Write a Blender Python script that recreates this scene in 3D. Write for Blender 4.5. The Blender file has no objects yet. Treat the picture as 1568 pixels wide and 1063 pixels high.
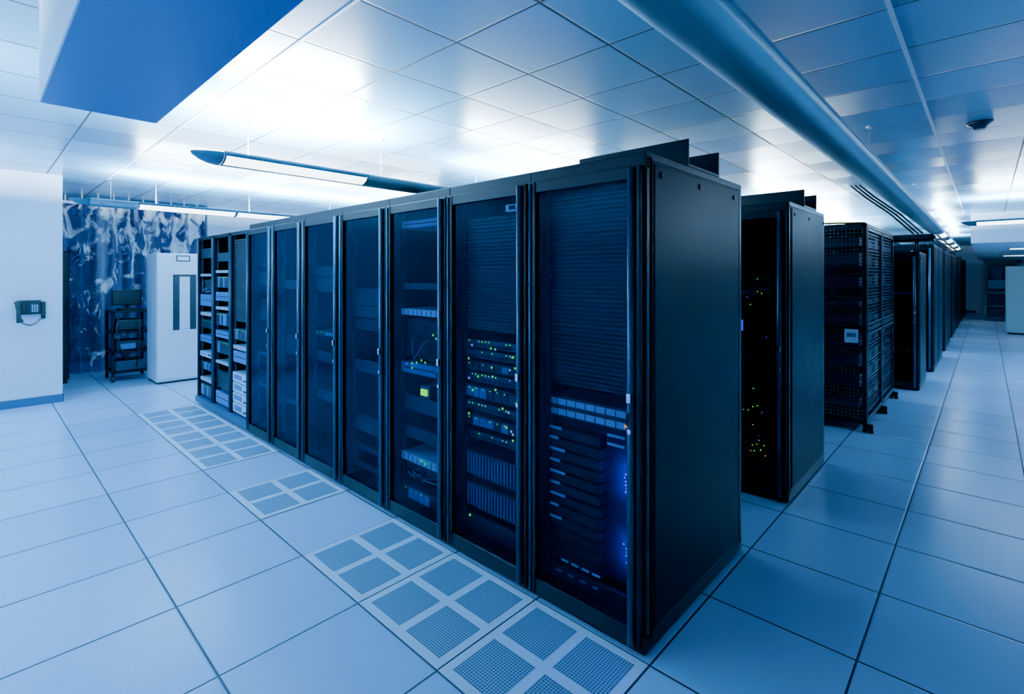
import bpy, bmesh, math, random
from mathutils import Vector, Matrix, noise
random.seed(7)
S = bpy.context.scene
COL = S.collection

# ------------------------------------------------------------------ materials
def nmat(name):
    m = bpy.data.materials.new(name); m.use_nodes = True
    return m, m.node_tree, m.node_tree.nodes['Principled BSDF']

def pmat(name, col, rough=.5, metal=0, emis=None, es=0, bump=0, bscale=200, var=0, spec=.5, coat=0):
    m, t, b = nmat(name)
    b.inputs['Base Color'].default_value = (*col, 1)
    b.inputs['Roughness'].default_value = rough
    b.inputs['Metallic'].default_value = metal
    b.inputs['Specular IOR Level'].default_value = spec
    b.inputs['Coat Weight'].default_value = coat
    if emis:
        b.inputs['Emission Color'].default_value = (*emis, 1)
        b.inputs['Emission Strength'].default_value = es
    if bump or var:
        tc = t.nodes.new('ShaderNodeTexCoord')
        n = t.nodes.new('ShaderNodeTexNoise'); n.inputs['Scale'].default_value = bscale
        t.links.new(tc.outputs['Object'], n.inputs['Vector'])
        if bump:
            bp = t.nodes.new('ShaderNodeBump'); bp.inputs['Strength'].default_value = bump
            bp.inputs['Distance'].default_value = .002
            t.links.new(n.outputs['Fac'], bp.inputs['Height'])
            t.links.new(bp.outputs['Normal'], b.inputs['Normal'])
        if var:
            n2 = t.nodes.new('ShaderNodeTexNoise'); n2.inputs['Scale'].default_value = 2.5
            t.links.new(tc.outputs['Object'], n2.inputs['Vector'])
            mr = t.nodes.new('ShaderNodeMapRange')
            mr.inputs['To Min'].default_value = max(rough-var, .02); mr.inputs['To Max'].default_value = rough+var
            t.links.new(n2.outputs['Fac'], mr.inputs['Value'])
            t.links.new(mr.outputs['Result'], b.inputs['Roughness'])
    return m

def mth(t, op, a, b=None, c=None):
    n = t.nodes.new('ShaderNodeMath'); n.operation = op
    for i, v in enumerate((a, b, c)):
        if v is None: continue
        if isinstance(v, (int, float)): n.inputs[i].default_value = v
        else: t.links.new(v, n.inputs[i])
    return n.outputs[0]

def tile_mat(name, base, line, ox, oy, size, lw, rough, tilt=.0, colvar=.05, speck=.0, spec=.5, lwy=None, metal=0, bumpd=.3):
    m, t, b = nmat(name)
    tc = t.nodes.new('ShaderNodeTexCoord')
    sp = t.nodes.new('ShaderNodeSeparateXYZ'); t.links.new(tc.outputs['Object'], sp.inputs[0])
    u = mth(t, 'DIVIDE', mth(t, 'SUBTRACT', sp.outputs[0], ox), size)
    v = mth(t, 'DIVIDE', mth(t, 'SUBTRACT', sp.outputs[1], oy), size)
    fu = mth(t, 'FRACT', u); fv = mth(t, 'FRACT', v)
    du = mth(t, 'MULTIPLY', mth(t, 'MINIMUM', fu, mth(t, 'SUBTRACT', 1.0, fu)), size)
    dv = mth(t, 'MULTIPLY', mth(t, 'MINIMUM', fv, mth(t, 'SUBTRACT', 1.0, fv)), size)
    ml = mth(t, 'MAXIMUM', mth(t, 'LESS_THAN', du, lw/2), mth(t, 'LESS_THAN', dv, (lwy or lw)/2))
    iu = mth(t, 'FLOOR', u); iv = mth(t, 'FLOOR', v)
    cb = t.nodes.new('ShaderNodeCombineXYZ'); t.links.new(iu, cb.inputs[0]); t.links.new(iv, cb.inputs[1])
    wn = t.nodes.new('ShaderNodeTexWhiteNoise'); wn.noise_dimensions = '2D'
    t.links.new(cb.outputs[0], wn.inputs['Vector'])
    hsv = t.nodes.new('ShaderNodeHueSaturation'); hsv.inputs['Color'].default_value = (*base, 1)
    val = mth(t, 'ADD', mth(t, 'MULTIPLY', wn.outputs['Value'], colvar), 1-colvar/2)
    nz = t.nodes.new('ShaderNodeTexNoise'); nz.inputs['Scale'].default_value = 260; nz.inputs['Detail'].default_value = 3
    t.links.new(tc.outputs['Object'], nz.inputs['Vector'])
    val2 = mth(t, 'MULTIPLY', val, mth(t, 'ADD', mth(t, 'MULTIPLY', nz.outputs['Fac'], speck*2), 1-speck))
    t.links.new(val2, hsv.inputs['Value'])
    mx = t.nodes.new('ShaderNodeMix'); mx.data_type = 'RGBA'
    t.links.new(ml, mx.inputs[0]); t.links.new(hsv.outputs[0], mx.inputs[6]); mx.inputs[7].default_value = (*line, 1)
    t.links.new(mx.outputs[2], b.inputs['Base Color'])
    rr = mth(t, 'ADD', mth(t, 'MULTIPLY', wn.outputs['Value'], .05), rough)
    t.links.new(mth(t, 'MAXIMUM', rr, mth(t, 'MULTIPLY', ml, .7)), b.inputs['Roughness'])
    b.inputs['Specular IOR Level'].default_value = spec
    b.inputs['Metallic'].default_value = metal
    bp = t.nodes.new('ShaderNodeBump'); bp.inputs['Strength'].default_value = bumpd; bp.inputs['Distance'].default_value = .004
    h = mth(t, 'MINIMUM', mth(t, 'MULTIPLY', mth(t, 'MINIMUM', du, dv), 80.0), 1.0)
    t.links.new(h, bp.inputs['Height'])
    if tilt:
        vm = t.nodes.new('ShaderNodeVectorMath'); vm.operation = 'SUBTRACT'
        t.links.new(wn.outputs['Color'], vm.inputs[0]); vm.inputs[1].default_value = (.5, .5, .5)
        sc = t.nodes.new('ShaderNodeVectorMath'); sc.operation = 'SCALE'; sc.inputs[3].default_value = tilt
        t.links.new(vm.outputs[0], sc.inputs[0])
        ge = t.nodes.new('ShaderNodeNewGeometry')
        ad = t.nodes.new('ShaderNodeVectorMath'); ad.operation = 'ADD'
        t.links.new(ge.outputs['Normal'], ad.inputs[0]); t.links.new(sc.outputs[0], ad.inputs[1])
        no = t.nodes.new('ShaderNodeVectorMath'); no.operation = 'NORMALIZE'; t.links.new(ad.outputs[0], no.inputs[0])
        t.links.new(no.outputs[0], bp.inputs['Normal'])
    t.links.new(bp.outputs['Normal'], b.inputs['Normal'])
    return m

M = {}
M['floor'] = tile_mat('raised_floor_tiles', (.40, .65, .91), (.004, .016, .04), .03, -.03, .61, .009, .21, tilt=.012, colvar=.08, speck=.08, spec=.6)
M['ceil'] = tile_mat('ceiling_tiles', (.15, .41, .64), (.004, .025, .055), .70, -.13, .585, .012, .26, tilt=.06, colvar=.28, speck=.05, spec=.7)
M['wall'] = pmat('wall_paint', (.72, .86, .98), .6, bump=.15, bscale=150)
M['base'] = pmat('baseboard_rubber', (.02, .08, .18), .4, bump=.05)
M['black'] = pmat('rack_black_steel', (.002, .005, .009), .34, bump=.08, bscale=500, var=.05, spec=.22)
M['side'] = pmat('rack_side_panel', (.0015, .006, .010), .40, bump=.12, bscale=600, var=.05, spec=.08)
M['post'] = pmat('rack_door_stile', (.014, .05, .095), .30, metal=.3, bump=.03)
M['inner'] = pmat('rack_inner', (.002, .005, .011), .6, bump=.05)
M['louver'] = pmat('louver_panel', (.003, .011, .024), .4, bump=.05)
M['dev'] = pmat('device_dark', (.009, .028, .058), .4, bump=.05)
M['devb'] = pmat('device_blue', (.03, .16, .40), .35, bump=.05)
M['glowp'] = pmat('rough_backplate', (.004, .008, .06), .9, bump=.05, spec=.1)
M['silver'] = pmat('device_silver', (.50, .72, .88), .35, metal=.2, bump=.05)
M['white'] = pmat('painted_white_metal', (.68, .82, .94), .4, bump=.05)
M['slot'] = pmat('slot_black', (.002, .004, .008), .7, bump=.02)
M['chrome'] = pmat('polished_metal', (.5, .6, .72), .18, metal=1, bump=.02)
M['fixt'] = pmat('fixture_satin_metal', (.24, .42, .48), .32, metal=.5, bump=.04, bscale=900)
M['fixd'] = pmat('fixture_cap_dark', (.02, .10, .16), .4, bump=.04)
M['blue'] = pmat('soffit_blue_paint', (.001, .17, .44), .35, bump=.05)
M['grey'] = pmat('cabinet_grey_green', (.26, .44, .48), .45, bump=.05)
M['yellow'] = pmat('yellow_cable', (.8, .55, .03), .5, bump=.05)
M['cable'] = pmat('black_cable', (.006, .01, .016), .5, bump=.05)
M['rubber'] = pmat('rubber', (.01, .012, .015), .8, bump=.1)
M['ledg'] = pmat('led_green', (.0, .1, .02), .4, emis=(.03, 1, .03), es=2.6, bump=.01)
M['ledy'] = pmat('led_lime', (.1, .15, .0), .4, emis=(.22, 1, .01), es=2.6, bump=.01)
M['ledb'] = pmat('led_blue', (.0, .0, .1), .4, emis=(.004, .008, 1), es=2.6, bump=.01)
M['ledo'] = pmat('led_amber', (.2, .05, .0), .4, emis=(1, .28, .02), es=2.6, bump=.01)
M['ledw'] = pmat('led_pale', (.3, .5, .7), .4, emis=(.3, .65, 1), es=1.2, bump=.01)
M['lens'] = pmat('lamp_lens', (.8, .9, 1), .4, emis=(.78, .92, 1), es=8, bump=.01)
M['display'] = pmat('status_display', (.1, .2, .0), .4, emis=(.28, 1, .01), es=3.2, bump=.01)
for k in ('ledg', 'ledy', 'ledb', 'ledo', 'ledw', 'display'):
    M[k].cycles.emission_sampling = 'NONE'

def facing_fresnel(t, f0, normal=None, p=5):
    lw = t.nodes.new('ShaderNodeLayerWeight'); lw.inputs['Blend'].default_value = .5
    if normal: t.links.new(normal, lw.inputs['Normal'])
    return mth(t, 'ADD', mth(t, 'MULTIPLY', mth(t, 'POWER', lw.outputs['Facing'], float(p)), 1-f0), f0)

def glass_mat(name, tint, gcol, rough, f0):
    m, t, b = nmat(name); t.nodes.remove(b)
    out = t.nodes['Material Output']
    tr = t.nodes.new('ShaderNodeBsdfTransparent'); tr.inputs[0].default_value = (*tint, 1)
    gl = t.nodes.new('ShaderNodeBsdfGlossy'); gl.inputs[0].default_value = (*gcol, 1); gl.inputs['Roughness'].default_value = rough
    mx = t.nodes.new('ShaderNodeMixShader')
    t.links.new(facing_fresnel(t, f0), mx.inputs[0]); t.links.new(tr.outputs[0], mx.inputs[1]); t.links.new(gl.outputs[0], mx.inputs[2])
    t.links.new(mx.outputs[0], out.inputs[0])
    return m
M['glass'] = glass_mat('smoked_door_glass', (.33, .47, .62), (.12, .36, .68), .16, .022)

def perf_mat(name, base, hole, pitch, rad, rough, metal=0, axes=(0, 1), see=False):
    m, t, b = nmat(name)
    tc = t.nodes.new('ShaderNodeTexCoord')
    sp = t.nodes.new('ShaderNodeSeparateXYZ'); t.links.new(tc.outputs['Object'], sp.inputs[0])
    a = sp.outputs[axes[0]]
    if len(axes) == 3: a = mth(t, 'ADD', sp.outputs[0], sp.outputs[1]); v0 = sp.outputs[2]
    else: v0 = sp.outputs[axes[1]]
    fu = mth(t, 'SUBTRACT', mth(t, 'FRACT', mth(t, 'DIVIDE', a, pitch)), .5)
    fv = mth(t, 'SUBTRACT', mth(t, 'FRACT', mth(t, 'DIVIDE', v0, pitch)), .5)
    d = mth(t, 'ADD', mth(t, 'MULTIPLY', fu, fu), mth(t, 'MULTIPLY', fv, fv))
    k = mth(t, 'LESS_THAN', d, rad*rad)
    mx = t.nodes.new('ShaderNodeMix'); mx.data_type = 'RGBA'
    t.links.new(k, mx.inputs[0]); mx.inputs[6].default_value = (*base, 1); mx.inputs[7].default_value = (*hole, 1)
    t.links.new(mx.outputs[2], b.inputs['Base Color'])
    b.inputs['Roughness'].default_value = rough; b.inputs['Metallic'].default_value = metal
    if see: t.links.new(mth(t, 'SUBTRACT', 1.0, k), b.inputs['Alpha'])
    return m
M['perf'] = perf_mat('perforated_plate', (.22, .39, .55), (.015, .045, .085), .0125, .30, .4)
M['mesh'] = perf_mat('perforated_black_steel', (.008, .018, .03), (.001, .002, .003), .02, .38, .35, axes=(0, 1, 2))
M['meshc'] = perf_mat('open_wire_mesh', (.012, .03, .05), (0, 0, 0), .035, .44, .3, axes=(0, 1, 2), see=True)

def curtain_mat():
    m, t, b = nmat('crinkled_plastic_curtain'); t.nodes.remove(b)
    out = t.nodes['Material Output']
    N = t.nodes.new; L = t.links.new
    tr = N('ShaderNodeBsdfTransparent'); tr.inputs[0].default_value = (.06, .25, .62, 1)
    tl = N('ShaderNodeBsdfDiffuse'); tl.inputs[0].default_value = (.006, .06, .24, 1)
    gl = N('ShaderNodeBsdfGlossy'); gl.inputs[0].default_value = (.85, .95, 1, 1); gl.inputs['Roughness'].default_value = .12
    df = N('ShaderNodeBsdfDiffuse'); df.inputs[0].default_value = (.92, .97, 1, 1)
    tc = N('ShaderNodeTexCoord')
    mp = N('ShaderNodeMapping'); mp.inputs['Scale'].default_value = (.6, 4.0, 1.9)
    L(tc.outputs['Object'], mp.inputs[0])
    n = N('ShaderNodeTexNoise'); n.inputs['Scale'].default_value = 1.5; n.inputs['Detail'].default_value = 5; n.inputs['Roughness'].default_value = .6
    n.inputs['Distortion'].default_value = .7
    L(mp.outputs[0], n.inputs['Vector'])
    bp = N('ShaderNodeBump'); bp.inputs['Strength'].default_value = 1; bp.inputs['Distance'].default_value = .25
    L(n.outputs['Fac'], bp.inputs['Height']); L(bp.outputs[0], gl.inputs['Normal'])
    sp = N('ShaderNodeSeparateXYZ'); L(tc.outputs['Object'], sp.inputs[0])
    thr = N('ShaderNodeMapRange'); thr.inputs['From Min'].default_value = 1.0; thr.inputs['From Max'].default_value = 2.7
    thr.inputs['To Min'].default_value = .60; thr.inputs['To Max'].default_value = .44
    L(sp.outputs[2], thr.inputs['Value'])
    k = mth(t, 'MAXIMUM', mth(t, 'MINIMUM', mth(t, 'DIVIDE', mth(t, 'SUBTRACT', n.outputs['Fac'], thr.outputs['Result']), .08), 1.0), 0.0)  # glints painted as white streaks in the plastic, denser toward the top
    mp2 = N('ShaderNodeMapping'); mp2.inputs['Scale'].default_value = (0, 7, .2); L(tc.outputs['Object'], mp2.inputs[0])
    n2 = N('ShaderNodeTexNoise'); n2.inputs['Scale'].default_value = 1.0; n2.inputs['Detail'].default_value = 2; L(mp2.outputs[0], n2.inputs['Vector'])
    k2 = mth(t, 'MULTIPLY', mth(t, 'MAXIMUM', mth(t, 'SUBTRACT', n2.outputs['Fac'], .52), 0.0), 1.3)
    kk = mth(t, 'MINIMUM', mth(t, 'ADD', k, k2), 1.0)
    m0 = N('ShaderNodeMixShader'); m0.inputs[0].default_value = .5
    L(tr.outputs[0], m0.inputs[1]); L(tl.outputs[0], m0.inputs[2])
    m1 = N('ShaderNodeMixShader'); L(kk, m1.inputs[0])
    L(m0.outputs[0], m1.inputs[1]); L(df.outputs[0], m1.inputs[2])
    m2 = N('ShaderNodeMixShader'); L(facing_fresnel(t, .05, bp.outputs[0], 4), m2.inputs[0])
    L(m1.outputs[0], m2.inputs[1]); L(gl.outputs[0], m2.inputs[2])
    L(m2.outputs[0], out.inputs[0])
    return m
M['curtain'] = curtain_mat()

# ------------------------------------------------------------------ mesh builder
class MB:
    def __init__(s): s.v = []; s.f = []; s.m = []; s.mats = []; s.sm = []
    def mi(s, k):
        if k not in s.mats: s.mats.append(k)
        return s.mats.index(k)
    def box(s, x0, x1, y0, y1, z0, z1, k, ch=0):
        i = s.mi(k); o = len(s.v)
        if x0 > x1: x0, x1 = x1, x0
        if y0 > y1: y0, y1 = y1, y0
        if z0 > z1: z0, z1 = z1, z0
        if ch <= 0:
            s.v += [(x, y, z) for x in (x0, x1) for y in (y0, y1) for z in (z0, z1)]
            for q in ((0, 1, 3, 2), (4, 6, 7, 5), (0, 4, 5, 1), (2, 3, 7, 6), (0, 2, 6, 4), (1, 5, 7, 3)):
                s.f.append(tuple(o+a for a in q)); s.m.append(i); s.sm.append(False)
        else:
            bm = bmesh.new(); bmesh.ops.create_cube(bm, size=1)
            for v in bm.verts:
                v.co = Vector(((x0+x1)/2+v.co.x*(x1-x0), (y0+y1)/2+v.co.y*(y1-y0), (z0+z1)/2+v.co.z*(z1-z0)))
            bmesh.ops.bevel(bm, geom=bm.edges[:], offset=ch, segments=2, profile=.5, affect='EDGES')
            bm.verts.index_update()
            s.v += [tuple(v.co) for v in bm.verts]
            for f in bm.faces:
                s.f.append(tuple(o+v.index for v in f.verts)); s.m.append(i); s.sm.append(False)
            bm.free()
    def tube(s, pts, r, k, n=10, caps=True):
        i = s.mi(k); o = len(s.v); pts = [Vector(p) for p in pts]
        rs = r if isinstance(r, (list, tuple)) else [r]*len(pts)
        up = None
        for j, p in enumerate(pts):
            d = (pts[min(j+1, len(pts)-1)]-pts[max(j-1, 0)]).normalized()
            if up is None:
                up = Vector((0, 0, 1)) if abs(d.z) < .9 else Vector((1, 0, 0))
            a = d.cross(up).normalized(); b = a.cross(d).normalized(); up = b
            for q in range(n):
                t = 2*math.pi*q/n
                s.v.append(tuple(p+a*math.cos(t)*rs[j]+b*math.sin(t)*rs[j]))
        for j in range(len(pts)-1):
            for q in range(n):
                s.f.append((o+j*n+q, o+j*n+(q+1) % n, o+(j+1)*n+(q+1) % n, o+(j+1)*n+q)); s.m.append(i); s.sm.append(True)
        if caps:
            s.f.append(tuple(o+q for q in range(n))[::-1]); s.m.append(i); s.sm.append(False)
            e = o+(len(pts)-1)*n
            s.f.append(tuple(e+q for q in range(n))); s.m.append(i); s.sm.append(False)
    def loft(s, rings, k, smooth=True, closed=False):
        o = len(s.v); n = len(rings[0])
        for r in rings: s.v += [tuple(p) for p in r]
        cols = n if closed else n-1
        for j in range(len(rings)-1):
            for q in range(cols):
                kk = k[q] if isinstance(k, list) else k
                s.f.append((o+j*n+q, o+j*n+(q+1) % n, o+(j+1)*n+(q+1) % n, o+(j+1)*n+q)); s.m.append(s.mi(kk)); s.sm.append(smooth)
    def poly(s, pts, k):
        o = len(s.v); s.v += [tuple(p) for p in pts]
        s.f.append(tuple(range(o, o+len(pts)))); s.m.append(s.mi(k)); s.sm.append(False)
    def mesh(s, name, recalc=True):
        me = bpy.data.meshes.new(name); me.from_pydata(s.v, [], s.f)
        for k in s.mats: me.materials.append(M[k])
        me.polygons.foreach_set('material_index', s.m); me.polygons.foreach_set('use_smooth', s.sm)
        if recalc:
            bm = bmesh.new(); bm.from_mesh(me); bmesh.ops.recalc_face_normals(bm, faces=bm.faces[:]); bm.to_mesh(me); bm.free()
        me.update(); return me
    def build(s, name, loc=(0, 0, 0), rot=0):
        return place(s.mesh(name+'_mesh'), name, loc, rot)

def place(me, name, loc=(0, 0, 0), rot=0):
    ob = bpy.data.objects.new(name, me); COL.objects.link(ob)
    ob.location = loc; ob.rotation_euler = (0, 0, rot)
    return ob

# ------------------------------------------------------------------ room shell
H = 2.85
def slab(name, a, b, k):
    mb = MB(); mb.box(a[0], b[0], a[1], b[1], a[2], b[2], k); return mb.build(name)
slab('floor', (-13, -5, -.1), (6, 27.2, 0), 'floor')
slab('ceiling', (-13, -5, H), (6, 27.2, H+.1), 'ceil')
slab('wall_south', (-13.1, -5.15, -.1), (6.15, -5, H+.1), 'wall')
slab('wall_north', (-13.1, 27.2, -.1), (6.15, 27.35, H+.1), 'wall')
slab('wall_east', (6, -5, -.1), (6.15, 27.2, H+.1), 'wall')
slab('wall_west', (-13.15, -5, -.1), (-13, 27.2, H+.1), 'wall')
slab('wall_partition', (-9.62, 1.05, 0), (-9.5, 27.2, H), 'wall')
slab('wall_left', (-7.60, -5, 0), (-7.46, -1.15, H), 'wall')
mb = MB()
mb.box(-7.46, -7.45, -5, -1.142, 0, .10, 'base', .002); mb.box(-7.60, -7.45, -1.15, -1.141, 0, .10, 'base', .002)
mb.build('baseboard_left')
mb = MB(); mb.box(-9.5, -9.49, 1.05, 27.2, 0, .1, 'base', .002); mb.build('baseboard_partition')
mb = MB(); mb.box(-9.5, .7, 27.19, 27.2, 0, .1, 'base'); mb.build('baseboard_north')
slab('ceiling_bulkhead', (.8, 12, 2.25), (6, 27.2, H), 'wall')
# light coloured main ceiling runner
mb = MB(); mb.box(.69, .71, -1.28, 12, H-.004, H, 'white'); mb.build('trim_1')
mb = MB(); mb.box(-7.4, -.2, -.725, -.707, H-.004, H, 'white'); mb.build('lit_seam_strip')  # white strip paints the light caught along this ceiling seam
mb = MB()
mb.box(-1.98, 5.99, -1.72, -1.29, 2.35, H, 'white', .004)
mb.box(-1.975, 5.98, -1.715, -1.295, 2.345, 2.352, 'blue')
mb.build('ceiling_soffit')

def ptile():
    mb = MB(); s = .603; mb.box(-s/2, s/2, -s/2, s/2, 0, .003, 'white', .001)
    for i in (-1, 1):
        for j in (-1, 1):
            cx, cy = i*.142, j*.142
            mb.box(cx-.118, cx+.118, cy-.118, cy+.118, .003, .0042, 'perf')
    return mb.mesh('perforated_floor_tile_mesh')
pt = ptile()
for k in (0, 1, 2, 4, 6, 7, 8, 9):
    place(pt, 'perforated_floor_tile', (.03-.305-.61*k, -.03-.305, 0))

# ------------------------------------------------------------------ racks
W, D, HR = .63, 1.15, 2.11
YR = -.035
def led(mb, x, y, z, k, s=.004, w=None): mb.box(x-(w or s), x+(w or s), y-.003, y, z-s, z+s, k)

def unit(mb, x0, x1, y, z0, z1, style):
    rnd = random.random
    if style == 'drives':
        mb.box(x0, x1, y, y+.5, z0, z1, 'dev')
        n = 8
        for i in range(n):
            a = x0+.02+(x1-x0-.04)*i/n; b = a+(x1-x0-.04)/n-.006
            mb.box(a, b, y-.008, y, z0+.008, z1-.008, 'devb' if rnd() < .3 else 'louver')
            if rnd() < .6: led(mb, (a+b)/2, y-.008, z1-.014, 'ledg' if rnd() < .7 else 'ledy', .003)
    elif style == 'switch':
        mb.box(x0, x1, y, y+.35, z0, z1, 'dev')
        for i in range(16):
            a = x0+.03+(x1-x0-.06)*i/16
            mb.box(a, a+.014, y-.002, y, z0+.008, z0+.02, 'slot')
            if rnd() < .45: led(mb, a+.007, y-.001, z1-.010, random.choice(['ledg', 'ledg', 'ledy', 'ledw']), .0035)
    elif style == 'vent':
        mb.box(x0, x1, y, y+.5, z0, z1, 'dev')
        n = 18
        for i in range(n):
            a = x0+.03+(x1-x0-.06)*i/n
            mb.box(a, a+.009, y-.007, y, z0+.012, z1-.012, 'devb')
    elif style == 'silver':
        mb.box(x0, x1, y-.01, y+.4, z0, z1, 'silver', .002)
        for i in range(9):
            a = x0+.03+(x1-x0-.06)*i/9
            mb.box(a, a+.003, y-.012, y-.01, z0+.004, z1-.004, 'slot')
    elif style == 'white':
        mb.box(x0, x1, y-.015, y+.4, z0, z1, 'silver', .003)
        mb.box(x0+.05, x1-.22, y-.018, y-.015, z0+.03, z1-.02, 'devb')
        mb.box(x1-.16, x1-.05, y-.018, y-.015, z0+.03, z0+.045, 'slot')
        led(mb, x1-.03, y-.015, z1-.02, 'ledg')
    elif style == 'louver':
        n = max(2, int((z1-z0)/.02))
        mb.box(x0, x1, y+.012, y+.02, z0, z1, 'inner')
        for i in range(n):
            z = z0+(z1-z0)*i/n
            mb.box(x0, x1, y, y+.012, z, z+.011, 'louver')
    elif style == 'blank':
        mb.box(x0, x1, y, y+.02, z0, z1, 'louver', .002)
    elif style == 'blue':
        mb.box(x0, x1, y-.01, y+.4, z0, z1, 'devb', .003)
        mb.box(x0+.04, x1-.04, y-.013, y-.01, (z0+z1)/2-.003, (z0+z1)/2+.003, 'slot')
        if rnd() < .7: led(mb, x0+.06, y-.01, z1-.012, 'ledw')
    elif style == 'cables':
        mb.box(x0, x1, y+.03, y+.3, z0, z1, 'inner')
        for i in range(9):
            a = x0+.04+(x1-x0-.08)*rnd(); b = x0+.02+(x1-x0-.04)*rnd()
            zt = z0+(z1-z0)*rnd()
            mb.tube([(a, y+.03, zt), (a, y-.01, zt-.01), ((a+b)/2, y-.02, (zt+z0)/2-.02), (b, y-.005, z0)], .003, random.choice(['cable', 'devb', 'dev']), 5)

def cabinet(units, trough=True, hgt=HR, lock=True, rear=True):
    mb = MB(); c = .004; H = hgt
    mb.box(0, W, .02, D, .012, .09, 'black', c)
    mb.box(0, W, .045, D, H-.035, H, 'black', c)
    mb.box(.0, W, .03, .06, H-.075, H-.003, 'black', c)
    mb.box(.0, .018, .06, D-.03, .09, H-.035, 'side')
    mb.box(W-.018, W, .06, D-.03, .09, H-.035, 'side')
    mb.box(W-.0175, W+.004, .10, D-.05, .10, H-.045, 'side', .003)
    mb.box(-.0005, .018, .10, D-.05, .10, H-.045, 'side', .0002)
    for x in (.0, W-.045):
        mb.box(x, x+.045, .035, .09, .06, H-.02, 'black', c)
        mb.box(x, x+.045, D-.045, D, .06, H-.02, 'black', c)
    for y in (.16, .56, 1.02):
        mb.tube([(W+.003, y, H-.085), (W+.008, y, H-.085)], .014, 'slot', 12)
        mb.tube([(W+.008, y, H-.085), (W+.010, y, H-.085)], .006, 'black', 8)
    if rear: mb.box(.045, W-.045, D-.03, D-.01, .09, H-.04, 'mesh')
    for x in (.05, W-.05):
        for y in (.09, D-.09):
            mb.tube([(x, y, 0), (x, y, .012)], [.022, .018], 'rubber', 10)
    zl, zh = .035, H-.06
    mb.box(.008, .052, 0, .03, zl, zh, 'black', .005)
    mb.box(W-.066, W-.012, .004, .03, zl, zh, 'black', .005)
    mb.box(.052, W-.066, .002, .03, zh-.055, zh, 'black', .004)
    mb.box(.052, W-.066, .002, .03, zl, zl+.075, 'black', .004)
    mb.tube([(W-.052, -.003, zl+.01), (W-.052, -.003, zh-.01)], .016, 'post', 12)
    mb.tube([(.02, -.001, zl+.01), (.02, -.001, zh-.01)], .009, 'post', 10)
    a, b = .050, W-.064
    mb.poly([(a, .016, zl+.07), (b, .016, zl+.07), (b, .016, zh-.05), (a, .016, zh-.05)], 'glass')
    if lock:
        mb.box(W-.060, W-.040, -.028, -.01, 1.06, 1.10, 'chrome', .003)
        mb.box(W-.058, W-.042, -.024, -.005, .93, .95, 'chrome', .003)
        mb.tube([(W-.05, -.030, 1.02), (W-.05, -.030, .97)], .004, 'black', 8)
    for x in (.05, W-.075):
        mb.box(x, x+.025, .085, .10, .1, H-.05, 'inner')
    for i in range(24):
        led(mb, .062, .085, .16+i*.08, 'slot', .004)
    mb.box(.02, W-.02, .75, .76, .1, H-.05, 'inner')
    for (z0, z1, st) in units:
        unit(mb, .066, W-.072, .09, z0, z1, st)
    if trough:
        mb.box(.0, W, .44, .448, H, H+.13, 'black'); mb.box(.0, W, .81, .818, H, H+.13, 'black')
        mb.box(.0, W, .448, .81, H, H+.012, 'black')
    else:
        for x in (.09, W-.09):
            mb.tube([(x, .12, H), (x, .12, H+.018)], .012, 'chrome', 8)
    return mb

def add_point(par, nm, loc, e, col, r=.03):
    l = bpy.data.lights.new(nm, 'POINT'); l.energy = e; l.color = col; l.shadow_soft_size = r
    o = bpy.data.objects.new(nm, l); COL.objects.link(o); o.parent = par; o.location = loc
    return o

# rack 1 (nearest)
u1 = [(1.06, 2.0, 'louver'), (.10, .17, 'blank')]
r1 = cabinet(u1)
x0, x1 = .066, W-.072
for za, zb in ((.955, .985), (.905, .935)):
    r1.box(x0, x1-.03, .10, .3, za-.01, zb+.01, 'dev')
    r1.box(x0+.01, x1-.06, .092, .10, za, zb, 'silver', .002)
    for i in range(7): r1.box(x0+.05+i*.055, x0+.053+i*.055, .090, .092, za, zb, 'slot')
r1.box(x0, x1, .16, .5, .18, .88, 'glowp')
for z, w in ((.84, .07), (.79, .05), (.735, .09), (.68, .06), (.625, .09), (.57, .06), (.515, .09), (.46, .05), (.40, .07)):
    r1.box(x0+.01, x0+.01+w, .085, .092, z-.006, z+.006, 'silver')
for i in range(12):
    z = .21+i*.055; r1.box(x0+.005, x1-.20, .10, .16, z-.022, z+.022, 'inner')
BX = x1-.09
for z in (.655, .335):
    for q in range(7):
        led(r1, BX+random.gauss(0, .008), .150, z-.05+q*.016, 'ledb', .004)
for z in (.54, .50, .46, .78, .25): led(r1, x1-.025, .086, z, 'ledg', .005)
for z in (.87, .83): r1.box(x1-.15, x1-.06, .084, .09, z-.006, z+.005, 'silver')
led(r1, x1-.05, .085, .925, 'ledo', .006, .012)
for i in range(4): r1.box(x0+.08+i*.06, x0+.12+i*.06, .084, .09, .20, .208, 'silver'); r1.box(x0+.05+i*.07, x0+.08+i*.07, .084, .09, .14, .147, 'devb')
o1 = r1.build('server_rack', (-W, YR, 0))
for dz in (-.04, .04):
    add_point(o1, 'status_glow', (BX, .118, .66+dz), 1.3, (.0, .012, 1), .004); add_point(o1, 'status_glow', (BX, .118, .34+dz), .9, (.0, .012, 1), .004)
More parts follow.
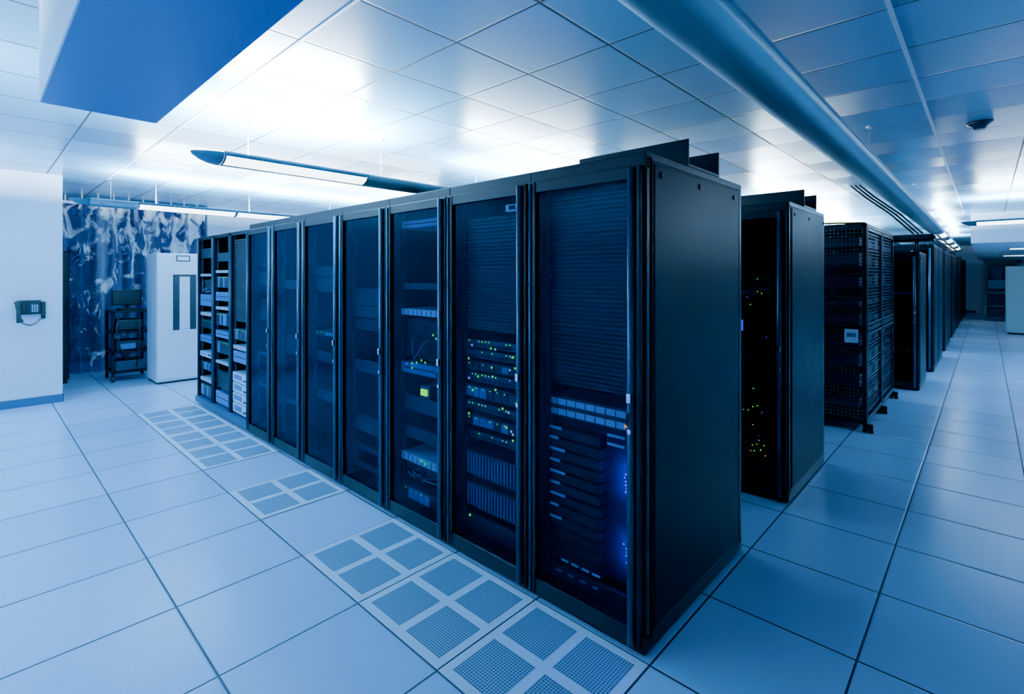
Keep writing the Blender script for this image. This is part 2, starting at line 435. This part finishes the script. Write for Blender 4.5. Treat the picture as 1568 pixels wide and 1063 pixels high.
# rack 2
u2 = [(1.28, 1.92, 'louver'), (1.18, 1.225, 'switch'), (1.12, 1.165, 'switch'), (1.05, 1.10, 'drives'), (.985, 1.035, 'switch'), (.89, .96, 'drives'),
      (.82, .865, 'switch'), (.73, .79, 'drives'), (.66, .70, 'switch'), (.44, .58, 'vent'), (.26, .40, 'vent'), (.12, .22, 'blank')]
r2 = cabinet(u2, trough=False)
r2.box(W-.22, W-.12, .07, .1, 1.93, 1.97, 'silver', .003); r2.box(W-.19, W-.15, .065, .07, 1.94, 1.96, 'slot')
for i in range(24):
    led(r2, random.uniform(.1, W-.1), .079, random.uniform(.68, 1.22), random.choice(['ledg', 'ledy', 'ledg', 'ledw']), .0055)
led(r2, .12, .079, .21, 'ledg', .006)
r2.build('server_rack', (-2*W, YR, 0))
# rack 3
u3 = [(1.90, 1.95, 'blue'), (1.33, 1.37, 'silver'), (1.5, 1.54, 'blank'), (1.04, 1.3, 'cables'), (.95, 1.02, 'blue'), (.70, .80, 'blank'), (.52, .6, 'blank'), (.37, .42, 'silver'), (.3, .36, 'cables'), (.12, .2, 'drives')]
r3 = cabinet(u3, trough=False)
r3.box(.30, .36, .06, .075, .83, .87, 'display', .003); r3.box(.28, .38, .075, .3, .81, .89, 'dev', .003)
for x, z in ((.2, 1.02), (.25, 1.03), (.3, 1.05), (.34, 1.04), (.42, 1.22), (.45, 1.2), (.2, .99), (.3, .41), (.34, .40)): led(r3, x, .07, z, 'ledg', .006)
r3.build('server_rack', (-3*W, YR, 0))
def rand_units(dens, pool=('drives', 'switch', 'blank', 'blue', 'x', 'cables', 'vent', 'louver')):
    z = .12; us = []
    while z < 1.85:
        h = random.choice([.045, .09, .13, .045, .18])
        if random.random() < dens: us.append((z, z+h-.006, random.choice(pool)))
        z += h
    return [(a, b, c) for a, b, c in us if c != 'x']
for k in range(4, 8):
    cabinet(rand_units(.35, ('blank', 'blank', 'cables', 'drives', 'louver', 'blank')), trough=False).build('server_rack', (-k*W, YR, 0))

WO = .58
def open_rack(units, hgt=2.06):
    mb = MB(); H = hgt; c = .003; W = WO
    for x in (0, W-.04):
        for y in (0, D-.05):
            mb.box(x, x+.04, y+.0, y+.05, .08, H, 'black', c)
        mb.tube([(x+.02, -.004, .1), (x+.02, -.004, H-.03)], .007, 'post', 8)
    mb.box(0, W, 0, D, H-.04, H, 'black', c); mb.box(0, W, -.03, D, .03, .1, 'base', c)
    for x in (.05, W-.05):
        for y in (.09, D-.09): mb.tube([(x, y, 0), (x, y, .03)], .02, 'rubber', 8)
    mb.box(0, .012, .05, D-.05, .1, H-.04, 'side'); mb.box(W-.012, W, .05, D-.05, .1, H-.04, 'side')
    mb.box(.04, W-.04, D-.03, D-.02, .1, H-.04, 'inner')
    for x in (.045, W-.07): mb.box(x, x+.025, .03, .045, .1, H-.04, 'dev')
    for z0, z1, st in units: unit(mb, .05, W-.05, .025, z0, z1, st)
    return mb
xo = -7*W
open_rack([(1.10, 1.98, 'louver'), (.9, 1.02, 'drives'), (.80, .84, 'silver'), (.66, .78, 'blue')]+[(.12+i*.11, .12+i*.11+.1, 'white') for i in range(4)]).build('open_server_rack', (xo-WO, 0, 0))
open_rack([(1.75, 1.85, 'blank'), (1.62, 1.65, 'silver'), (1.45, 1.58, 'drives'), (1.3, 1.4, 'blue'), (1.2, 1.23, 'silver'), (1.02, 1.16, 'drives'), (.88, .96, 'blue'), (.7, .84, 'drives'), (.58, .61, 'silver'), (.3, .5, 'louver'), (.12, .26, 'blue')]).build('open_server_rack', (xo-2*WO, 0, 0))
open_rack([(1.8, 1.92, 'blank'), (1.58, 1.61, 'silver'), (1.4, 1.54, 'cables'), (1.22, 1.36, 'blue'), (1.1, 1.14, 'silver'), (.95, 1.05, 'drives'), (.78, .86, 'blue'), (.6, .66, 'white'), (.44, .54, 'drives'), (.3, .34, 'silver'), (.12, .26, 'drives')]).build('open_server_rack', (xo-3*WO, 0, 0))

# second row
D = 1.08
ra = cabinet([(.12, .25, 'blank'), (.75, .95, 'blank'), (1.0, 1.09, 'cables'), (1.45, 1.6, 'cables'), (.3, .5, 'cables')])
for i in range(30):
    led(ra, random.gauss(.38, .07), .079, random.choice([random.uniform(.25, .42), random.uniform(.45, .8), random.uniform(1.1, 1.7)]), random.choice(['ledg', 'ledy', 'ledg', 'ledo', 'ledw', 'ledg', 'ledb']), .0036)
ra.tube([(.3, .075, 1.18), (.3, .075, 1.26)], .010, 'ledb')
me_a = ra.mesh('server_rack_a'); me_b = cabinet(rand_units(.3, ('blank', 'cables', 'drives', 'louver')), trough=False).mesh('server_rack_b')
Y2 = 1.93
for k in range(1, 11): place(me_a if k in (1, 4, 8) else me_b, 'server_rack', (-k*W+.03, Y2, 0))

def cage():
    mb = MB(); w, d, h = .62, 2.02, 2.12; c = .004
    for x in (0, w-.035):
        for y in (0, d/2-.02, d-.04): mb.box(x, x+.035, y, y+.04, .08, h, 'black', c)
    for z in (.08, 1.02, h-.04):
        for y in (0, d-.04): mb.box(0, w, y, y+.04, z, z+.04, 'black', c)
        for x in (0, w-.035): mb.box(x, x+.035, 0, d, z, z+.04, 'black', c)
    mb.box(.01, w-.01, .01, d-.01, h-.012, h+.004, 'black')
    mb.box(.01, w-.01, .01, d-.01, .085, .095, 'black')
    P = lambda a, b, x: mb.poly([(x, a, .1), (x, b, .1), (x, b, h-.03), (x, a, h-.03)], 'meshc')
    mb.poly([(.03, .015, .1), (w-.03, .015, .1), (w-.03, .015, h-.03), (.03, .015, h-.03)], 'meshc')
    mb.poly([(.03, d-.015, .1), (w-.03, d-.015, .1), (w-.03, d-.015, h-.03), (.03, d-.015, h-.03)], 'mesh')
    P(.03, d-.03, .015); P(.03, d-.03, w-.015)
    for y0, y1 in ((.05, d/2-.03), (d/2+.03, d-.05)):
        for y in (y0, y1-.02): mb.box(w-.008, w+.004, y, y+.02, .12, h-.05, 'post', .002)
        for z in (.12, .98, 1.08, h-.07): mb.box(w-.008, w+.004, y0, y1, z, z+.02, 'post', .002)
    for i in range(1, 24):
        z = .12+i*.085; mb.box(w-.010, w-.006, .04, d-.04, z, z+.004, 'post')
    for i in range(1, 24):
        z = .12+i*.085; mb.box(.035, w-.035, .004, .010, z, z+.004, 'post')
    mb.box(w-.19, w-.07, -.006, .004, .90, 1.04, 'white', .002); mb.box(w-.17, w-.09, -.008, -.006, .96, 1.0, 'devb')
    for y in (.03, d/2, d-.03):
        mb.box(w-.035, w+.05, y-.02, y+.02, .03, .085, 'black', .003)
        mb.box(.0, .035, y-.02, y+.02, .03, .085, 'black', .003)
        for x in (.02, w-.02, w+.03): mb.tube([(x, y, 0), (x, y, .02), (x, y, .04)], [.024, .024, .012], 'black', 10)
    for i in range(9):
        z = .22+i*.21
        mb.box(.06, w-.08, .12, d/2-.12, z, z+random.choice([.05, .09, .13]), 'louver', .003)
        mb.box(.06, w-.08, d/2+.12, d-.12, z, z+random.choice([.05, .09, .13]), 'louver', .003)
    for i in range(5):
        y = .05+i*.02
        mb.tube([(0.02, y, h+.012), (.2, y+.01, h+.03), (.42, y-.01, h+.02), (w-.03, y+.02, h+.012)], .007, 'yellow' if i < 3 else 'cable', 6)
    return mb.mesh('wire_mesh_cabinet_mesh')
cg = cage()
for k in range(4): place(cg, 'wire_mesh_cabinet', (.15-.62-.68*k, 4.25, 0))

short = cabinet(rand_units(.3, ('blank', 'cables', 'drives')), trough=False, hgt=1.92)
short.box(-.02, W+.14, .25, .60, 2.08, 2.11, 'black', .004); short.box(-.02, W+.14, .25, .26, 2.08, 2.17, 'black'); short.box(-.02, W+.14, .59, .60, 2.08, 2.17, 'black')
for x in (.06, W-.06):
    for y in (.28, .57): short.tube([(x, y, 1.92), (x, y, 2.085)], .012, 'black', 8)
me_s = short.mesh('server_rack_s')
for k in range(1, 5): place(me_s, 'server_rack', (.36-W*k, 6.95, 0))
yy = 8.85; i = 0
while yy < 25.5:
    for k in range(1, 4): place(me_a if (i+k) % 3 == 0 else me_b, 'server_rack', (.40-W*k, yy, 0))
    yy += (1.15 if i % 2 == 0 else 1.95); i += 1

# ------------------------------------------------------------------ pendant fixtures
LC = (.62, .84, 1.0)
def add_lamp(par, nm, loc, sx, sy, e, up, col=LC):
    l = bpy.data.lights.new(nm, 'AREA'); l.shape = 'RECTANGLE'; l.size = sx; l.size_y = sy; l.energy = e; l.color = col
    o = bpy.data.objects.new(nm, l); COL.objects.link(o); o.parent = par; o.location = loc
    o.rotation_euler = (math.pi, 0, 0) if up else (0, 0, 0)
    return o

def fixture(X, Y0, mods, rot=0, z=2.475, up=22, cordstep=1, cap0=True):
    """mods: (length, lit factor)"""
    mb = MB(); hw, dp = .12, .075
    N = 14
    prof = []
    for i in range(N+1):
        a = math.pi*i/N
        prof.append((-hw*math.cos(a), -dp*math.sin(a)**.8))
    def ring(y, s=1, dz=0): return [(p[0]*s, y, p[1]*s+dz) for p in prof]
    y = 0
    capL = .185
    mb.loft([ring(-capL, .05, -.0), ring(-capL*.9, .35), ring(-capL*.6, .72), ring(-capL*.3, .93), ring(0, 1)], 'fixd')
    mb.loft([[(p[0]*s, yy2, 0) for p in (prof[0], prof[-1])] for s, yy2 in ((.05, -capL), (.35, -capL*.9), (.72, -capL*.6), (.93, -capL*.3), (1, 0))], 'fixd')
    runs = []
    for n, (L, lit) in enumerate(mods):
        if lit:
            ks = ['fixd']+['lens']*(N//2-2)+['fixt']*2+['lens']*(N//2-2)+['fixd']
        else: ks = 'fixt'
        mb.loft([ring(y+.015), ring(y+L-.015)], ks)
        jk = 'fixd' if lit else 'fixt'; js = 1.02 if lit else 1.006
        mb.loft([ring(y, js), ring(y+.015, js)], jk); mb.loft([ring(y+L-.015, js), ring(y+L, js)], jk)
        rk = 'fixd' if lit else 'fixt'
        mb.box(-hw-.003, -hw+.006, y, y+L, -.006, .008, rk); mb.box(hw-.006, hw+.003, y, y+L, -.006, .008, rk)
        mb.box(-hw+.006, hw-.006, y, y+L, -.02, -.016, 'white')
        if n % cordstep == 0:
            cy = y+L/2 if cordstep > 1 else y+.2
            mb.tube([(0, cy, -.016), (0, cy, H-z-.015)], .0025, 'silver', 6)
            mb.tube([(0, cy, H-z-.015), (0, cy, H-z)], [.015, .03], 'white', 14)
        if lit:
            if runs and abs(runs[-1][1]-y) < 1e-6 and runs[-1][2] == lit: runs[-1][1] = y+L
            else: runs.append([y, y+L, lit])
        y += L
    mb.loft([ring(y, 1), ring(y+capL*.3, .93), ring(y+capL*.6, .72), ring(y+capL*.9, .35), ring(y+capL, .05)], 'fixd')
    ob = mb.build('pendant_light_fixture', (X, Y0, z), rot)
    for i, (a, b, lit) in enumerate(runs):
        add_lamp(ob, 'uplight_tube_%d' % (i+1), (0, (a+b)/2, .014), .14, b-a-.06, up*float(lit)*(b-a), True)
    return ob

fixture(-3.07, -.685, [(1.16, 3.0), (1.2, False), (1.2, .9), (1.2, .9)], up=300)
fixture(-3.07, 5.0, [(2.4, True)]*3, up=60)
fixture(-6.57, -1.0, [(.45, False), (1.1, True), (1.2, True), (1.2, True), (1.2, True)], up=340)
fixture(-3.07, -4.6, [(2.2, True)], up=340)  # unseen fixture behind the camera, added to fill the front floor
fixture(-6.2, -4.6, [(2.2, True)], up=380)  # another unseen fixture, added to brighten the left side
fixture(-.2, -4.6, [(1.5, True)], up=25)  # weak fill added behind the camera, out of view
fixture(.31, -1.0, [(1.22, False)]*10+[(1.22, True), (1.22, False)]*4, up=90, cordstep=3)
fixture(-1.6, 6.5, [(2.4, True)]*3, up=320)  # added behind the racks, out of sight, to whiten the far ceiling
fixture(2.9, 4.6, [(2.2, True)]*2, up=25)  # out of view, added to light the right floor
fixture(5.4, 9.3, [(1.5, True)]*3, rot=math.pi/2, up=320)
fixture(-2.0, 16, [(2.4, True)]*3, up=90)
fixture(-11.3, -4.4, [(2.2, True)], up=50)  # fill added behind the curtain, hidden by the left wall

for y in (15, 21):
    mb = MB(); mb.box(1.4, 2.6, y, y+.6, 2.235, 2.25, 'white', .003); mb.box(1.45, 2.55, y+.05, y+.55, 2.231, 2.236, 'lens'); mb.build('recessed_ceiling_light')

mb = MB(); mb.tube([(0, 0, 0), (0, 0, -.02), (0, 0, -.035), (0, 0, -.06)], [.085, .08, .05, .035], 'dev', 20); mb.build('smoke_detector', (.99, 3.74, H))
mb = MB(); mb.tube([(0, 0, 0), (0, 0, -.006)], .035, 'white', 16); mb.tube([(0, 0, 0), (0, 0, -.05)], .008, 'chrome', 8); mb.tube([(0, 0, -.05), (0, 0, -.054)], .016, 'chrome', 10); mb.build('fire_sprinkler', (.0, 5.6, H))

mb = MB()
for o in (0, .05, .1):
    mb.tube([(-.36+o, 6.5, 2.85), (-.2+o, 6.65, 2.68), (.05+o, 6.9, 2.45), (.28+o, 7.2, 2.18)], .012, 'cable', 8)
mb.build('hanging_cable_bundle')

# ------------------------------------------------------------------ left background
mb = MB(); ny, nz = 260, 60; rings = []
for j in range(nz+1):
    z = .04+(2.72-.04)*j/nz; r = []
    for i in range(ny+1):
        y = -3.0+4.02*i/ny
        a = .045*math.sin(y*2*math.pi/.21+.8*math.sin(y*3.1))
        n1 = noise.noise(Vector((y*3.0, z*1.8, 0)))*.12*(.35+.65*(z/2.7)**2)
        n2 = noise.noise(Vector((y*7.0, z*4.5, 3)))*.09*(z/2.7)**2
        r.append((a+n1+n2, y, z))
    rings.append(r)
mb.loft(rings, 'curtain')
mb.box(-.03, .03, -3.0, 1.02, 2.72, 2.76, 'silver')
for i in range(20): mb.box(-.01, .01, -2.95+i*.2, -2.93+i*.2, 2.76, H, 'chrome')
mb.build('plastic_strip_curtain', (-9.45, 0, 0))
for y in (-.9, .2):
    place(me_b, 'server_rack', (-11.0, y, 0), math.pi/2)

mb = MB()
mb.box(0, .5, 0, .75, .06, 1.95, 'side', .006); mb.box(.5, .515, .02, .73, .08, 1.93, 'black', .004); mb.box(.515, .53, .64, .67, .95, 1.15, 'chrome', .003)
mb.box(.02, .48, .02, .73, 0, .06, 'rubber')
for i in range(14): mb.box(.514, .518, .12, .6, 1.3+i*.03, 1.315+i*.03, 'slot')
mb.build('tall_dark_cabinet', (-9.33, -1.70, 0))

mb = MB()
w, d, h = .72, .60, 1.92
mb.box(-d, 0, 0, w, .03, h, 'white', .008)
mb.box(-d+.02, -.02, .02, w-.02, 0, .03, 'rubber')
mb.box(0, .012, .015, w-.015, .06, h-.02, 'white', .005)
mb.box(.012, .016, .24, .42, 1.80, 1.89, 'slot'); mb.box(.016, .018, .255, .405, 1.815, 1.875, 'white')
mb.box(.012, .018, .20, .28, .78, 1.60, 'slot'); mb.box(.012, .018, .42, .50, .78, 1.60, 'slot')
mb.box(.012, .019, .20, .50, 1.575, 1.605, 'slot'); mb.box(.012, .019, .285, .415, .80, 1.57, 'white', .002)
for i in range(20):
    z = .80+i*.039
    mb.box(.018, .023, .205, .275, z, z+.012, 'dev'); mb.box(.018, .023, .425, .495, z, z+.012, 'dev')
mb.box(.012, .03, .63, .65, 1.0, 1.12, 'chrome', .003)
mb.build('white_equipment_cabinet', (-7.75, -.10, 0))

mb = MB()
for x in (0, .5):
    for y in (0, .45):
        mb.box(x, x+.035, y, y+.035, .08, 1.05, 'black', .003)
        mb.tube([(x+.017, y+.0, .04), (x+.017, y+.035, .04)], .04, 'rubber', 14)
        mb.tube([(x+.017, y+.017, .04), (x+.017, y+.017, .09)], .01, 'chrome', 8)
for z in (.12, .42, .72, 1.03): mb.box(0, .535, 0, .485, z, z+.03, 'black', .003)
mb.box(.05, .48, .05, .42, .15, .30, 'dev', .01); mb.box(.08, .48, .06, .40, .45, .60, 'inner', .01); mb.box(.485, .49, .1, .3, .48, .56, 'devb')
mb.box(.06, .44, .08, .4, .75, .92, 'inner', .02)
mb.box(.15, .35, .12, .34, 1.06, 1.09, 'inner', .005); mb.tube([(.25, .23, 1.09), (.25, .23, 1.18)], .02, 'black', 10); mb.box(.24, .28, .04, .42, 1.13, 1.37, 'black', .01); mb.box(.28, .283, .06, .40, 1.15, 1.35, 'inner')
mb.tube([(.5, .1, 1.0), (.56, .05, .8), (.55, .1, .5), (.5, .2, .3)], .01, 'cable', 8)
mb.tube([(.5, .3, .9), (.57, .35, .7), (.53, .3, .2)], .008, 'cable', 8)
mb.build('equipment_cart', (-8.95, -.52, 0))

mb = MB()
mb.box(0, .05, -.11, .09, -.02, .15, 'slot', .008)
mb.box(.05, .062, -.01, .07, .0, .11, 'dev', .004)
for i in range(4):
    for j in range(3): mb.box(.062, .066, .005+j*.021, .018+j*.021, .01+i*.023, .025+i*.023, 'silver')
mb.box(.03, .085, -.13, -.055, -.0, .15, 'slot', .012)
hs = [(.10, -.12, .13), (.115, -.12, .10), (.12, -.115, .03), (.115, -.11, -.06), (.10, -.10, -.10)]
mb.tube(hs, [.034, .024, .018, .024, .034], 'rubber', 12)
cp = []
for i in range(90):
    t = i/89; a = t*22*math.pi
    cy = -.10+.23*t; cz = -.10-.07*math.sin(math.pi*t)+.10*t*t
    cp.append((.06+.010*math.cos(a), cy, cz+.010*math.sin(a)))
mb.tube(cp, .0035, 'rubber', 6)
mb.box(.0, .03, .09, .13, -.08, .13, 'rubber', .006)
mb.build('wall_telephone', (-7.46, -1.44, 1.14))

# ------------------------------------------------------------------ far right
mb = MB()
mb.box(0, 1.6, 0, .9, .05, 1.84, 'grey', .01); mb.box(.03, 1.57, .03, .87, 0, .05, 'rubber')
mb.box(.03, .78, -.012, 0, .1, 1.78, 'grey', .004); mb.box(.82, 1.57, -.012, 0, .1, 1.78, 'grey', .004)
for i in range(6): mb.box(.4, .7, -.016, -.012, 1.4+i*.035, 1.41+i*.035, 'base')
mb.box(.72, .75, -.04, -.012, .9, 1.05, 'chrome', .004)
mb.build('cooling_unit', (1.42, 17.2, 0))
mb = MB()
yb = 27.195
mb.box(.95, 1.05, yb-.08, yb, 0, 2.2, 'grey', .004); mb.box(1.95, 2.05, yb-.08, yb, 0, 2.2, 'grey', .004); mb.box(.95, 2.05, yb-.08, yb, 2.1, 2.2, 'grey', .004)
mb.box(1.05, 1.95, yb-.04, yb, 0.005, 2.1, 'base'); mb.box(1.2, 1.5, yb-.05, yb-.04, 1.1, 1.9, 'devb'); mb.box(1.85, 1.9, yb-.09, yb-.04, .95, 1.1, 'chrome', .004)
mb.build('door_1')
mb = MB()
for x in (0, .6):
    for y in (0, .5): mb.box(x, x+.04, y, y+.04, .0, 1.0, 'fixd')
for z in (.1, .5, .97): mb.box(0, .64, 0, .54, z, z+.03, 'fixd', .003)
mb.box(.1, .5, .1, .4, .13, .45, 'dev', .01); mb.box(.2, .44, .2, .3, 1.0, 1.03, 'dev'); mb.box(.3, .34, .24, .27, 1.03, 1.12, 'dev'); mb.box(.06, .58, .22, .27, 1.1, 1.45, 'slot', .01); mb.box(.09, .55, .215, .22, 1.13, 1.42, 'base')
mb.build('monitor_cart', (.98, 22.5, 0))

# ------------------------------------------------------------------ world + camera
w = bpy.data.worlds.new('World'); S.world = w; w.use_nodes = True
w.node_tree.nodes['Background'].inputs[0].default_value = (.1, .3, .7, 1); w.node_tree.nodes['Background'].inputs[1].default_value = .3
cam = bpy.data.cameras.new('camera'); co = bpy.data.objects.new('camera', cam); COL.objects.link(co)
cam.sensor_width = 36; cam.sensor_fit = 'HORIZONTAL'; cam.lens = 773.5/1568*36; cam.shift_y = -109.5/1568
cam.clip_start = .05; cam.clip_end = 200
co.location = (1.03, -1.914, 1.59); co.rotation_euler = (math.pi/2, 0, math.radians(43.2))
S.camera = co
try:
    S.view_settings.view_transform = 'AgX'; S.view_settings.look = 'AgX - Punchy'; S.view_settings.exposure = .55
except Exception as e: print(e)
